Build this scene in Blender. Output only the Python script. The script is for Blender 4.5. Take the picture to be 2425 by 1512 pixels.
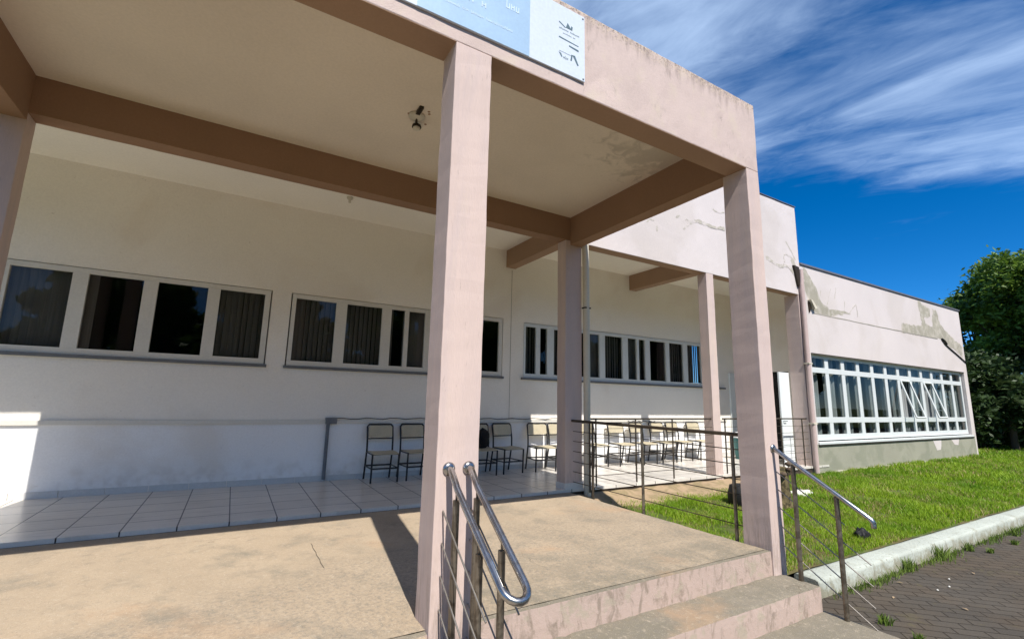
import bpy, bmesh, math, random
import numpy as np
from mathutils import Vector, Matrix, noise
R = math.radians
random.seed(7); rng = np.random.default_rng(11)
for o in list(bpy.data.objects): bpy.data.objects.remove(o)
SC = bpy.context.scene; COL = SC.collection

# ------------------------------------------------------------------ camera
yaw, pitch, roll, fpx = .529, .171, .022, 1105.75
fw = Vector((math.sin(yaw)*math.cos(pitch), math.cos(yaw)*math.cos(pitch), math.sin(pitch)))
r0 = Vector((math.cos(yaw), -math.sin(yaw), 0)); u0 = r0.cross(fw)
rt = math.cos(roll)*r0 + math.sin(roll)*u0; up = -math.sin(roll)*r0 + math.cos(roll)*u0
cd = bpy.data.cameras.new('camera'); cam = bpy.data.objects.new('camera', cd); COL.objects.link(cam)
cd.sensor_width = 36; cd.lens = fpx/2424*36; cd.clip_end = 5000; cd.clip_start = .05
cam.matrix_world = Matrix(((rt.x, up.x, -fw.x, -1.16), (rt.y, up.y, -fw.y, -2.896), (rt.z, up.z, -fw.z, 1.397), (0, 0, 0, 1)))
SC.camera = cam
# ------------------------------------------------------------------ sky and sun
RAY = Vector((.141, 1, -1.36)).normalized()
EL = math.asin(-RAY.z); AZ = math.atan2(-RAY.x, -RAY.y)
W = bpy.data.worlds.new('World'); SC.world = W; W.use_nodes = True
wt = W.node_tree; wn = wt.nodes; wl = wt.links; wn.clear()
def N(tree, t, **k):
    n = tree.nodes.new(t)
    for a, b in k.items(): setattr(n, a, b)
    return n
out = N(wt, 'ShaderNodeOutputWorld'); bg = N(wt, 'ShaderNodeBackground'); bg.inputs[1].default_value = .15
sky = N(wt, 'ShaderNodeTexSky', sky_type='NISHITA', sun_disc=False, sun_elevation=EL, sun_rotation=AZ % (2*math.pi))
sky.altitude = 2500; sky.air_density = .8; sky.dust_density = 0; sky.ozone_density = 6
hs = N(wt, 'ShaderNodeHueSaturation'); hs.inputs['Saturation'].default_value = 1.3; hs.inputs['Value'].default_value = .62
wl.new(sky.outputs[0], hs.inputs['Color'])
tc = N(wt, 'ShaderNodeTexCoord'); sx = N(wt, 'ShaderNodeSeparateXYZ'); wl.new(tc.outputs['Generated'], sx.inputs[0])
def M(tree, op, a, b=None, c=None, clamp=False):
    n = tree.nodes.new('ShaderNodeMath'); n.operation = op; n.use_clamp = clamp
    for i, v in enumerate((a, b, c)):
        if v is None: continue
        if hasattr(v, 'is_output') or hasattr(v, 'links'): tree.links.new(v, n.inputs[i])
        else: n.inputs[i].default_value = v
    return n.outputs[0]
zz = M(wt, 'ADD', M(wt, 'MAXIMUM', sx.outputs[2], 0), .12)
px = M(wt, 'DIVIDE', sx.outputs[0], zz); py = M(wt, 'DIVIDE', sx.outputs[1], zz)
cb = N(wt, 'ShaderNodeCombineXYZ'); wl.new(M(wt, 'MULTIPLY_ADD', py, .33, px), cb.inputs[0]); wl.new(py, cb.inputs[1])
def wnoise(rotz, sc, scale, detail, rough, dist, loc=(0, 0, 0)):
    mp = N(wt, 'ShaderNodeMapping'); mp.inputs['Rotation'].default_value = (0, 0, R(rotz)); mp.inputs['Scale'].default_value = sc; mp.inputs['Location'].default_value = loc
    wl.new(cb.outputs[0], mp.inputs[0])
    n = N(wt, 'ShaderNodeTexNoise'); n.inputs['Scale'].default_value = scale; n.inputs['Detail'].default_value = detail
    n.inputs['Roughness'].default_value = rough; n.inputs['Distortion'].default_value = dist
    wl.new(mp.outputs[0], n.inputs['Vector']); return n.outputs[0]
streak = wnoise(0, (1.7, .62, 1), 2.2, 10, .62, .7, (3.1, .4, 0))
patch = wnoise(0, (1.2, .9, 1), 1.3, 4, .5, .3, (1.9, 5.2, 0))
fine = wnoise(0, (1.9, .8, 1), 7, 9, .68, 1.0)
s1 = M(wt, 'MULTIPLY_ADD', streak, .62, M(wt, 'MULTIPLY_ADD', patch, .85, M(wt, 'MULTIPLY', fine, .12)))
hz = N(wt, 'ShaderNodeMapRange', interpolation_type='SMOOTHSTEP'); wl.new(s1, hz.inputs[0]); hz.inputs[1].default_value = .58; hz.inputs[2].default_value = 1.22
el = N(wt, 'ShaderNodeMapRange', interpolation_type='SMOOTHSTEP'); wl.new(M(wt, 'ADD', M(wt, 'MULTIPLY_ADD', sx.outputs[1], -.35, sx.outputs[2]), M(wt, 'MULTIPLY_ADD', patch, .5, M(wt, 'MULTIPLY_ADD', fine, .12, -.31))), el.inputs[0]); el.inputs[1].default_value = .22; el.inputs[2].default_value = .36
cf = M(wt, 'MULTIPLY', M(wt, 'MULTIPLY', hz.outputs[0], el.outputs[0]), .78)
mx = N(wt, 'ShaderNodeMix', data_type='RGBA'); wl.new(cf, mx.inputs[0]); wl.new(hs.outputs[0], mx.inputs[6]); mx.inputs[7].default_value = (2.75, 3.6, 4.9, 1)
wl.new(mx.outputs[2], bg.inputs[0]); wl.new(bg.outputs[0], out.inputs[0])
sl = bpy.data.lights.new('sun', 'SUN'); sl.energy = 3.5; sl.angle = R(.5); sl.color = (1, .955, .89)
so = bpy.data.objects.new('sun', sl); COL.objects.link(so); so.rotation_euler = RAY.to_track_quat('-Z', 'Y').to_euler()
SC.view_settings.view_transform = 'Standard'; SC.view_settings.look = 'None'; SC.view_settings.exposure = .86; SC.view_settings.gamma = 1
SC.render.resolution_x = 1024; SC.render.resolution_y = 638
try:
    SC.cycles.max_bounces = 8; SC.cycles.diffuse_bounces = 5; SC.cycles.transparent_max_bounces = 8
except Exception: pass

# ------------------------------------------------------------------ materials
def mat(name, col, rough=.8, var=.1, scale=3, bump=0., bscale=60, metal=0, col2=None, cscale=None, cth=(.45, .6), spec=.3, stretch=(1, 1, 1), fscale=40, fvar=.04, extra=None):
    m = bpy.data.materials.new(name); m.use_nodes = True; t = m.node_tree; t.nodes.clear(); L = t.links
    o = N(t, 'ShaderNodeOutputMaterial'); b = N(t, 'ShaderNodeBsdfPrincipled'); L.new(b.outputs[0], o.inputs[0])
    g = N(t, 'ShaderNodeNewGeometry'); mp = N(t, 'ShaderNodeMapping'); mp.inputs['Scale'].default_value = stretch; L.new(g.outputs['Position'], mp.inputs[0])
    def nz(s, d=5, vec=None, dist=0., rg=.55):
        n = N(t, 'ShaderNodeTexNoise'); n.inputs['Scale'].default_value = s; n.inputs['Detail'].default_value = d
        n.inputs['Distortion'].default_value = dist; n.inputs['Roughness'].default_value = rg
        L.new(vec or mp.outputs[0], n.inputs['Vector']); return n.outputs[0]
    def mr(v, a, bb, c, d, smooth=False):
        n = N(t, 'ShaderNodeMapRange'); L.new(v, n.inputs[0])
        if smooth: n.interpolation_type = 'SMOOTHSTEP'
        for i, q in enumerate((a, bb, c, d)): n.inputs[i+1].default_value = q
        return n.outputs[0]
    def mix(f, A, B, bt='MIX'):
        n = N(t, 'ShaderNodeMix', data_type='RGBA', blend_type=bt)
        for s, v in ((0, f), (6, A), (7, B)):
            if hasattr(v, 'is_output'): L.new(v, n.inputs[s])
            elif isinstance(v, (int, float)): n.inputs[s].default_value = v
            else: n.inputs[s].default_value = (*v, 1)
        return n.outputs[2]
    c = mix(0., col, col)
    if col2: c = mix(mr(nz(cscale or scale, 6, dist=.6), cth[0], cth[1], 0, 1, True), col, col2)
    v1 = mr(nz(scale, 5), .3, .7, 1-var, 1+var); v2 = mr(nz(fscale, 4), .3, .7, 1-fvar, 1+fvar)
    hv = N(t, 'ShaderNodeHueSaturation'); L.new(c, hv.inputs['Color']); L.new(M(t, 'MULTIPLY', v1, v2), hv.inputs['Value']); c = hv.outputs[0]
    H = dict(t=t, L=L, b=b, g=g, mp=mp, nz=nz, mr=mr, mix=mix, hv=hv)
    if extra: c = extra(H, c) or c
    L.new(c, b.inputs['Base Color'])
    b.inputs['Roughness'].default_value = rough; b.inputs['Metallic'].default_value = metal; b.inputs['Specular IOR Level'].default_value = spec
    if bump:
        bp = N(t, 'ShaderNodeBump'); bp.inputs['Strength'].default_value = bump; bp.inputs['Distance'].default_value = .01
        L.new(H.get('bh') or nz(bscale, 4), bp.inputs['Height']); L.new(bp.outputs[0], b.inputs['Normal'])
    return m
PINK = (.59, .47, .42)
def streaks(ztop, depth, amt, col=(.17, .13, .11)):
    def f(H, c):
        t, L = H['t'], H['L']; s = N(t, 'ShaderNodeSeparateXYZ'); L.new(H['g'].outputs['Position'], s.inputs[0])
        m2 = N(t, 'ShaderNodeMapping'); m2.inputs['Scale'].default_value = (13, 13, 2.2); L.new(H['g'].outputs['Position'], m2.inputs[0])
        n = H['nz'](1, 6, m2.outputs[0], .4); n2 = H['nz'](2.2, 4)
        d = H['mr'](s.outputs[2], ztop-depth, ztop, 0, 1)
        k = H['mr'](M(t, 'ADD', M(t, 'MULTIPLY_ADD', d, .42, M(t, 'MULTIPLY', n, .75)), M(t, 'MULTIPLY', n2, .35)), .83, 1.12, 0, amt, True)
        return H['mix'](M(t, 'MULTIPLY', k, H['mr'](d, 0, .2, 0, 1)), c, col)
    return f
def fascia_dirt(H, c):
    t, L = H['t'], H['L']; s = N(t, 'ShaderNodeSeparateXYZ'); L.new(H['g'].outputs['Position'], s.inputs[0])
    c = H['mix'](H['mr'](H['nz'](3.5, 10, dist=.3, rg=.65), .50, .70, 0, .7, True), c, (.60, .50, .40))
    c = streaks(4.87, .5, .7)(H, c)
    top = H['mr'](s.outputs[2], 4.74, 4.87, 0, 1)
    c = H['mix'](M(t, 'MULTIPLY', H['mr'](H['nz'](26, 8, dist=.4, rg=.7), .46, .56, 0, .9, True), top), c, (.62, .50, .38))
    c = H['mix'](M(t, 'MULTIPLY', H['mr'](H['nz'](34, 8, dist=.6, rg=.7), .53, .60, 0, .85, True), top), c, (.12, .09, .07))
    m2 = N(t, 'ShaderNodeMapping'); m2.inputs['Scale'].default_value = (9, 9, 5); L.new(H['g'].outputs['Position'], m2.inputs[0])
    k = M(t, 'MULTIPLY', H['mr'](H['nz'](1, 12, m2.outputs[0], 1.2, .75), .55, .68, 0, .55, True), H['mr'](H['nz'](1.3, 3), .45, .6, 0, 1))
    return H['mix'](k, c, (.24, .20, .17))
m_pink = mat('pink_stucco', PINK, .85, .05, 1.6, .25, 90, col2=(.56, .445, .41), cscale=.8, cth=(.45, .75))
m_fascia = mat('pink_stucco_weathered', PINK, .85, .07, 1.6, .3, 90, col2=(.53, .42, .375), cscale=1.6, cth=(.45, .7), extra=fascia_dirt)
def col_dirt(H, c):
    t, L = H['t'], H['L']; s = N(t, 'ShaderNodeSeparateXYZ'); L.new(H['g'].outputs['Position'], s.inputs[0])
    c = H['mix'](H['mr'](H['nz'](1.4, 10, H['mp'].outputs[0], .2, .7), .52, .70, 0, .6, True), c, (.62, .50, .41))
    low = H['mr'](s.outputs[2], .55, -.2, 0, 1)
    c = H['mix'](M(t, 'MULTIPLY', H['mr'](H['nz'](9, 10, rg=.7), .42, .62, 0, .75, True), low), c, (.30, .23, .18))
    return H['mix'](H['mr'](H['nz'](24, 10, dist=.6, rg=.7), .60, .70, 0, .6, True), c, (.30, .235, .20))
m_col = mat('pink_column_paint', (.61, .48, .425), .8, .05, 1.2, .2, 80, stretch=(3, 3, .35), col2=(.57, .455, .415), cscale=1.5, extra=col_dirt)
m_beam = mat('brown_beam', (.30, .18, .11), .85, .06, 1.3, .2, 80)  # beams set to a darker brown than the columns and fascia front
m_soffit = mat('brown_soffit', (.35, .225, .145), .85, .06, 1.3, .2, 80)  # brown for undersides and cross beams, darker than the fascia front
def mould(H, c):
    t, L = H['t'], H['L']; v = N(t, 'ShaderNodeVectorMath', operation='DISTANCE'); L.new(H['g'].outputs['Position'], v.inputs[0]); v.inputs[1].default_value = (3.3, .75, 4.5)
    d = H['mr'](v.outputs['Value'], .25, 1.5, 1, 0)
    k = H['mr'](M(t, 'MULTIPLY_ADD', d, .5, H['nz'](6, 6, dist=.8)), .72, .95, 0, .35, True)
    return H['mix'](M(t, 'MULTIPLY', k, H['mr'](d, 0, .3, 0, 1)), c, (.22, .18, .13))
m_ceil = mat('cream_ceiling_paint', (.74, .645, .53), .9, .05, .9, .12, 50, extra=mould)
def wall_dirt(H, c):
    t, L = H['t'], H['L']; s = N(t, 'ShaderNodeSeparateXYZ'); L.new(H['g'].outputs['Position'], s.inputs[0])
    c = H['mix'](H['mr'](H['nz'](.55, 8, dist=.4), .50, .68, 0, .35, True), c, (.72, .62, .50))
    c = H['mix'](H['mr'](H['nz'](18, 10, dist=.5, rg=.7), .63, .70, 0, .35, True), c, (.45, .38, .30))
    low = H['mr'](s.outputs[2], .5, .05, 0, 1)
    return H['mix'](M(t, 'MULTIPLY', H['mr'](H['nz'](5, 10, rg=.7), .45, .65, 0, .45, True), low), c, (.42, .36, .29))
m_dado = mat('white_dado_paint', (.90, .89, .87), .75, .03, .9, .12, 50, extra=wall_dirt)
m_ceil2 = mat('white_ceiling_paint', (.90, .85, .76), .9, .03, .9, .12, 50)
m_cream = mat('cream_wall_paint', (.90, .85, .765), .8, .03, .7, .2, 60, extra=wall_dirt)
m_white = mat('white_frame_paint', (.66, .685, .67), .45, .03, 4, spec=.5)
m_frame = mat('cream_frame_aluminium', (.70, .67, .60), .45, .04, 4, spec=.5)
m_wing = mat('pale_pink_render', (.64, .575, .55), .85, .04, .8, .25, 80, col2=(.60, .535, .50), cscale=.6)
m_patch = mat('bare_plaster', (.37, .34, .27), .9, .1, 3, .3, 60, col2=(.46, .42, .35), cscale=6)
m_base = mat('grey_green_base_render', (.33, .32, .25), .9, .06, 1.2, .25, 60, col2=(.27, .27, .205), cscale=1.5)
m_soft = mat('soft_filler', (.47, .43, .36), .9, .1, 5, .2, 60, col2=(.60, .54, .50), cscale=7)
m_crack = mat('crack_filler', (.36, .33, .27), .9, .1, 8)
m_dark = mat('dark_joint', (.03, .025, .02), .9)
m_flash = mat('grey_roof_flashing', (.20, .20, .22), .5, .1, 3, metal=.4)
m_sill = mat('grey_slate_sill', (.16, .165, .17), .6, .1, 6)
m_skirt = mat('white_skirting_tile', (.62, .61, .59), .35, .04, 5, spec=.5)
m_black = mat('black_chair_steel', (.012, .012, .014), .4, .1, 5, spec=.5)
m_steel = mat('brushed_steel', (.42, .42, .42), .27, .12, 14, metal=1, col2=(.36, .33, .30), cscale=14)
m_post = mat('weathered_steel_post', (.25, .215, .17), .42, .15, 10, metal=.75, col2=(.15, .125, .095), cscale=12)
m_rod = mat('weathered_steel_rod', (.30, .27, .23), .4, .15, 10, metal=.75)
m_darkrail = mat('dark_railing_steel', (.10, .08, .06), .5, .2, 10, metal=.6)
m_pipe = mat('pink_downpipe_paint', (.52, .40, .37), .7, .08, 3)
m_pvc = mat('cream_pvc', (.66, .60, .47), .5, .05, 3)
m_grey = mat('grey_conduit', (.16, .17, .18), .6, .1, 5)
m_seat = mat('beige_laminate', (.52, .455, .32), .5, .06, 8)
m_bag = mat('black_fabric', (.010, .010, .011), .85, .2, 20, .3, 80)
m_signw = mat('white_sign_sheet', (.64, .70, .77), .35, .02, 2, spec=.5)
m_signb = mat('blue_sign_sheet', (.36, .51, .67), .35, .05, 2, spec=.5, col2=(.41, .57, .72), cscale=1.2, cth=(.4, .65))
m_ink = mat('dark_sign_ink', (.10, .16, .19), .6)
m_pale = mat('pale_sign_lettering', (.60, .73, .84), .5)
m_teal = mat('teal_plastic', (.05, .16, .16), .5)
m_lid = mat('white_plastic', (.75, .76, .74), .4)
m_tub = mat('black_rubber', (.012, .012, .013), .6, .2, 12, .3, 30)
m_stone = mat('white_painted_stone', (.66, .64, .58), .9, .1, 9, .6, 30)
m_door = mat('white_door_paint', (.76, .80, .80), .4, .02, 3, spec=.5)
m_room = mat('unlit_room_dark', (.02, .02, .02), .9)  # near-black colour puts the darkness of unlit rooms into the surfaces
m_blind = mat('grey_vertical_blind', (.22, .20, .18), .8, .15, 3, stretch=(30, 30, .4))
m_curtain = mat('grey_curtain', (.33, .33, .33), .9, .35, 2, stretch=(9, 9, .5))
m_lamp = mat('lamp_plastic', (.60, .55, .45), .5)
m_fix = mat('dark_fitting', (.03, .02, .01), .6)

def concrete_extra(paint, ztops=()):
    def f(H, c):
        t, L = H['t'], H['L']
        c = H['mix'](H['mr'](H['nz'](1.7, 12, dist=.3, rg=.68), .48, .68, 0, .75, True), c, (.225, .198, .15))
        _s = N(t, 'ShaderNodeSeparateXYZ'); L.new(H['g'].outputs['Position'], _s.inputs[0])
        edge = M(t, 'MULTIPLY', H['mr'](_s.outputs[1], 1.1, .0, 0, 1), H['mr'](_s.outputs[0], .2, .6, 0, 1))
        c = H['mix'](M(t, 'MULTIPLY', H['mr'](H['nz'](4, 12, dist=.3, rg=.72), .36, .60, 0, .8, True), edge), c, (.185, .165, .12))
        rough = H['mr'](M(t, 'ADD', M(t, 'MULTIPLY_ADD', _s.outputs[0], -.25, _s.outputs[1]), M(t, 'MULTIPLY', H['nz'](1.5, 6), 1.2)), 2.3, 1.9, 0, 1)
        c = H['mix'](M(t, 'MULTIPLY', H['mr'](H['nz'](30, 8, rg=.8), .45, .62, 0, .6, True), rough), c, (.19, .17, .14))
        c = H['mix'](H['mr'](H['nz'](.7, 8, dist=.2, rg=.6), .55, .68, 0, .6, True), c, (.42, .275, .165))
        c = H['mix'](H['mr'](H['nz'](6, 12, dist=.2, rg=.75), .52, .72, 0, .55, True), c, (.20, .175, .135))
        c = H['mix'](H['mr'](H['nz'](22, 8, dist=.2, rg=.75), .54, .66, 0, .45, True), c, (.50, .42, .32))
        c = H['mix'](H['mr'](H['nz'](110, 3), .60, .70, 0, .5, True), c, (.15, .13, .105))
        c = H['mix'](H['mr'](H['nz'](160, 2), .64, .70, 0, .6, True), c, (.62, .56, .47))
        # faint hairline cracks
        v = N(t, 'ShaderNodeTexVoronoi', feature='DISTANCE_TO_EDGE'); v.inputs['Scale'].default_value = .55
        w = N(t, 'ShaderNodeVectorMath', operation='ADD'); nn = N(t, 'ShaderNodeTexNoise'); nn.inputs['Scale'].default_value = 2.5; L.new(H['g'].outputs['Position'], nn.inputs['Vector'])
        L.new(H['g'].outputs['Position'], w.inputs[0]); L.new(nn.outputs['Color'], w.inputs[1]); L.new(w.outputs[0], v.inputs['Vector'])
        k = M(t, 'MULTIPLY', H['mr'](v.outputs['Distance'], .0, .004, .55, 0), H['mr'](H['nz'](.9), .5, .58, 0, 1))
        c = H['mix'](k, c, (.12, .09, .06))
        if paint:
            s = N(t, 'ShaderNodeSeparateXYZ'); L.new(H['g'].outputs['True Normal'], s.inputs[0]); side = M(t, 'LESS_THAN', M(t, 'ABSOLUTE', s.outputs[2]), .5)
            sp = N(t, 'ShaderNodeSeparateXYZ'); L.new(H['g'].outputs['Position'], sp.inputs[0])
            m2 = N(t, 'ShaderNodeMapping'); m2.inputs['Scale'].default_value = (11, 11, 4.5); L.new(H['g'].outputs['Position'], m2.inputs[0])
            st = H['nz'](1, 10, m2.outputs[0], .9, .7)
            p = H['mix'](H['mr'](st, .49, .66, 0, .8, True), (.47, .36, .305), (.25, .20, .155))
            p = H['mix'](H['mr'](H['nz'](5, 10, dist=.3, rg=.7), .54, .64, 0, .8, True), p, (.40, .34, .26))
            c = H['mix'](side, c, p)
        H['bh'] = M(t, 'ADD', H['nz'](30, 6), M(t, 'MULTIPLY', H['nz'](150, 3), .5))
        return c
    return f
m_conc = mat('worn_tan_concrete', (.40, .315, .22), .9, .10, 1.4, .35, extra=concrete_extra(False))
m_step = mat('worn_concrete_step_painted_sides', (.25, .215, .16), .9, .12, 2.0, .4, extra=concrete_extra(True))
m_risr = mat('shadow_dark_concrete_riser', (.06, .045, .033), .95, .25, 4, .4, 30)  # near-black base colour carries the riser's shadow below the tile edge
def tiles(H, c):
    t, L = H['t'], H['L']; b = N(t, 'ShaderNodeTexBrick', offset=0.); b.inputs['Scale'].default_value = 1; b.inputs['Mortar Size'].default_value = .007; b.inputs['Brick Width'].default_value = .461; b.inputs['Row Height'].default_value = .461
    b.inputs['Mortar Smooth'].default_value = .2
    mp = N(t, 'ShaderNodeMapping'); mp.inputs['Location'].default_value = (.13, -.36, 0); L.new(H['g'].outputs['Position'], mp.inputs[0]); L.new(mp.outputs[0], b.inputs['Vector'])
    b.inputs['Color1'].default_value = (.94, .94, .94, 1); b.inputs['Color2'].default_value = (1.05, 1.05, 1.05, 1); b.inputs['Mortar'].default_value = (.05, .045, .04, 1)
    m2 = N(t, 'ShaderNodeMapping'); m2.inputs['Scale'].default_value = (1.2, 9, 1); L.new(H['g'].outputs['Position'], m2.inputs[0])
    c = H['mix'](H['mr'](H['nz'](1.5, 6, m2.outputs[0], 1.), .5, .7, 0, .35, True), c, (.36, .33, .29))
    H['bh'] = b.outputs['Fac']; return H['mix'](1., c, b.outputs['Color'], 'MULTIPLY')
m_tile = mat('glazed_floor_tile', (.68, .635, .57), .3, .05, 3, -.15 if False else .1, extra=tiles, spec=.5)
def pav(H, c):
    t, L = H['t'], H['L']; b = N(t, 'ShaderNodeTexBrick', offset=.5); b.inputs['Scale'].default_value = 1; b.inputs['Mortar Size'].default_value = .008; b.inputs['Brick Width'].default_value = .24; b.inputs['Row Height'].default_value = .12
    b.inputs['Mortar Smooth'].default_value = .4
    mp = N(t, 'ShaderNodeMapping'); mp.inputs['Rotation'].default_value = (0, 0, R(45)); L.new(H['g'].outputs['Position'], mp.inputs[0])
    w = N(t, 'ShaderNodeVectorMath', operation='MULTIPLY_ADD'); nn = N(t, 'ShaderNodeTexNoise'); nn.inputs['Scale'].default_value = 3; L.new(H['g'].outputs['Position'], nn.inputs['Vector'])
    L.new(nn.outputs['Color'], w.inputs[0]); w.inputs[1].default_value = (.02, .02, 0); L.new(mp.outputs[0], w.inputs[2]); L.new(w.outputs[0], b.inputs['Vector'])
    b.inputs['Color1'].default_value = (.9, .9, .9, 1); b.inputs['Color2'].default_value = (1.1, 1.08, 1.05, 1); b.inputs['Mortar'].default_value = (.45, .42, .36, 1)
    c = H['mix'](H['mr'](H['nz'](.8, 6, dist=1.), .45, .65, 0, .7, True), c, (.085, .065, .045))
    c = H['mix'](1., c, b.outputs['Color'], 'MULTIPLY')
    c = H['mix'](H['mr'](H['nz'](5, 7, dist=1.), .58, .72, 0, .6, True), c, (.10, .085, .045))
    H['bh'] = M(t, 'ADD', M(t, 'MULTIPLY', b.outputs['Fac'], -.8), M(t, 'MULTIPLY', H['nz'](25, 6), .6)); return c
m_pav = mat('grey_brown_pavers', (.072, .062, .050), .9, .15, 1.2, .6, extra=pav)
m_dirt = mat('tan_dirt', (.36, .26, .16), .95, .12, 4, .6, 40, col2=(.26, .20, .11), cscale=5)
m_soil = mat('lawn_soil', (.075, .10, .022), .95, .3, 3, .8, 30, col2=(.12, .10, .04), cscale=2.5)
m_field = mat('far_grass', (.09, .12, .03), .95, .2, .5)
def kerbx(H, c):
    t = H['t']; sp = N(t, 'ShaderNodeSeparateXYZ'); H['L'].new(H['g'].outputs['Position'], sp.inputs[0])
    z = H['mr'](sp.outputs[2], -.46, -.28, .32, 0)
    c = H['mix'](H['mr'](M(t, 'ADD', H['nz'](6, 7, dist=.6, rg=.65), z), .54, .80, 0, .8, True), c, (.24, .22, .15))
    fx = M(t, 'ABSOLUTE', M(t, 'SUBTRACT', M(t, 'FRACT', M(t, 'ADD', sp.outputs[0], .35)), .5)); c = H['mix'](H['mr'](fx, 0, .006, .75, 0), c, (.10, .09, .06))
    return H['mix'](H['mr'](H['nz'](45, 4), .60, .70, 0, .7, True), c, (.09, .10, .05))
m_kerb = mat('white_kerb_limewash', (.42, .445, .39), .9, .1, 2, .5, 35, extra=kerbx)
def foliage(name, c1, c2, tr=.3, dry=None):
    m = bpy.data.materials.new(name); m.use_nodes = True; t = m.node_tree; t.nodes.clear(); L = t.links
    o = N(t, 'ShaderNodeOutputMaterial'); g = N(t, 'ShaderNodeNewGeometry'); b = N(t, 'ShaderNodeBsdfPrincipled'); b.inputs['Roughness'].default_value = .55; b.inputs['Specular IOR Level'].default_value = .35
    n = N(t, 'ShaderNodeTexNoise'); n.inputs['Scale'].default_value = .9; n.inputs['Detail'].default_value = 5; L.new(g.outputs['Position'], n.inputs['Vector'])
    f = M(t, 'ADD', M(t, 'MULTIPLY', g.outputs['Random Per Island'], .55), M(t, 'MULTIPLY_ADD', n.outputs[0], 1.6, -.55), clamp=True)
    mx = N(t, 'ShaderNodeMix', data_type='RGBA'); L.new(f, mx.inputs[0]); mx.inputs[6].default_value = (*c1, 1); mx.inputs[7].default_value = (*c2, 1)
    if dry:
        n2 = N(t, 'ShaderNodeTexNoise'); n2.inputs['Scale'].default_value = 1.7; n2.inputs['Detail'].default_value = 6; L.new(g.outputs['Position'], n2.inputs['Vector'])
        m2 = N(t, 'ShaderNodeMix', data_type='RGBA'); L.new(M(t, 'GREATER_THAN', M(t, 'MULTIPLY_ADD', n2.outputs[0], .9, M(t, 'MULTIPLY', g.outputs['Random Per Island'], .5)), .90), m2.inputs[0]); L.new(mx.outputs[2], m2.inputs[6]); m2.inputs[7].default_value = (*dry, 1); mx = m2
    L.new(mx.outputs[2], b.inputs['Base Color']); tl = N(t, 'ShaderNodeBsdfTranslucent'); L.new(mx.outputs[2], tl.inputs[0])
    ms = N(t, 'ShaderNodeMixShader'); ms.inputs[0].default_value = tr; L.new(b.outputs[0], ms.inputs[1]); L.new(tl.outputs[0], ms.inputs[2]); L.new(ms.outputs[0], o.inputs[0])
    return m
m_leaf = foliage('glossy_dark_leaves', (.022, .058, .010), (.21, .33, .035), .28)
m_leaf2 = foliage('dark_shrub_leaves', (.015, .035, .01), (.05, .09, .02), .2)
m_palm = foliage('palm_fronds', (.03, .06, .02), (.09, .13, .04), .2)
m_grass = foliage('green_grass_blades', (.12, .27, .010), (.36, .49, .035), .38, dry=(.45, .38, .15))
m_weed = foliage('weed_leaves', (.08, .14, .02), (.2, .28, .05), .3)
m_bark = mat('brown_bark', (.09, .065, .045), .95, .3, 6, .8, 12, stretch=(1, 1, .3))
def glassm(name, refl=.9, tint=(.35, .38, .38)):
    m = bpy.data.materials.new(name); m.use_nodes = True; t = m.node_tree; t.nodes.clear(); L = t.links
    o = N(t, 'ShaderNodeOutputMaterial'); a = N(t, 'ShaderNodeBsdfTransparent'); a.inputs[0].default_value = (*tint, 1)
    g = N(t, 'ShaderNodeBsdfGlossy'); g.inputs['Roughness'].default_value = .015; g.inputs['Color'].default_value = (refl, refl, refl, 1)
    ge = N(t, 'ShaderNodeNewGeometry'); nz = N(t, 'ShaderNodeTexNoise'); nz.inputs['Scale'].default_value = 1.2; L.new(ge.outputs['Position'], nz.inputs['Vector'])
    bp = N(t, 'ShaderNodeBump'); bp.inputs['Strength'].default_value = .05; bp.inputs['Distance'].default_value = .02; L.new(nz.outputs[0], bp.inputs['Height']); L.new(bp.outputs[0], g.inputs['Normal'])
    f = N(t, 'ShaderNodeFresnel'); f.inputs[0].default_value = 1.5; ms = N(t, 'ShaderNodeMixShader'); L.new(M(t, 'MULTIPLY', f.outputs[0], M(t, 'SUBTRACT', 1., ge.outputs['Backfacing'])), ms.inputs[0]); L.new(a.outputs[0], ms.inputs[1]); L.new(g.outputs[0], ms.inputs[2]); L.new(ms.outputs[0], o.inputs[0])
    return m
m_glass = glassm('dark_window_glass', .55, (.8, .82, .82))
m_glass2 = glassm('clear_window_glass', .45, (.85, .88, .87))

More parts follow.
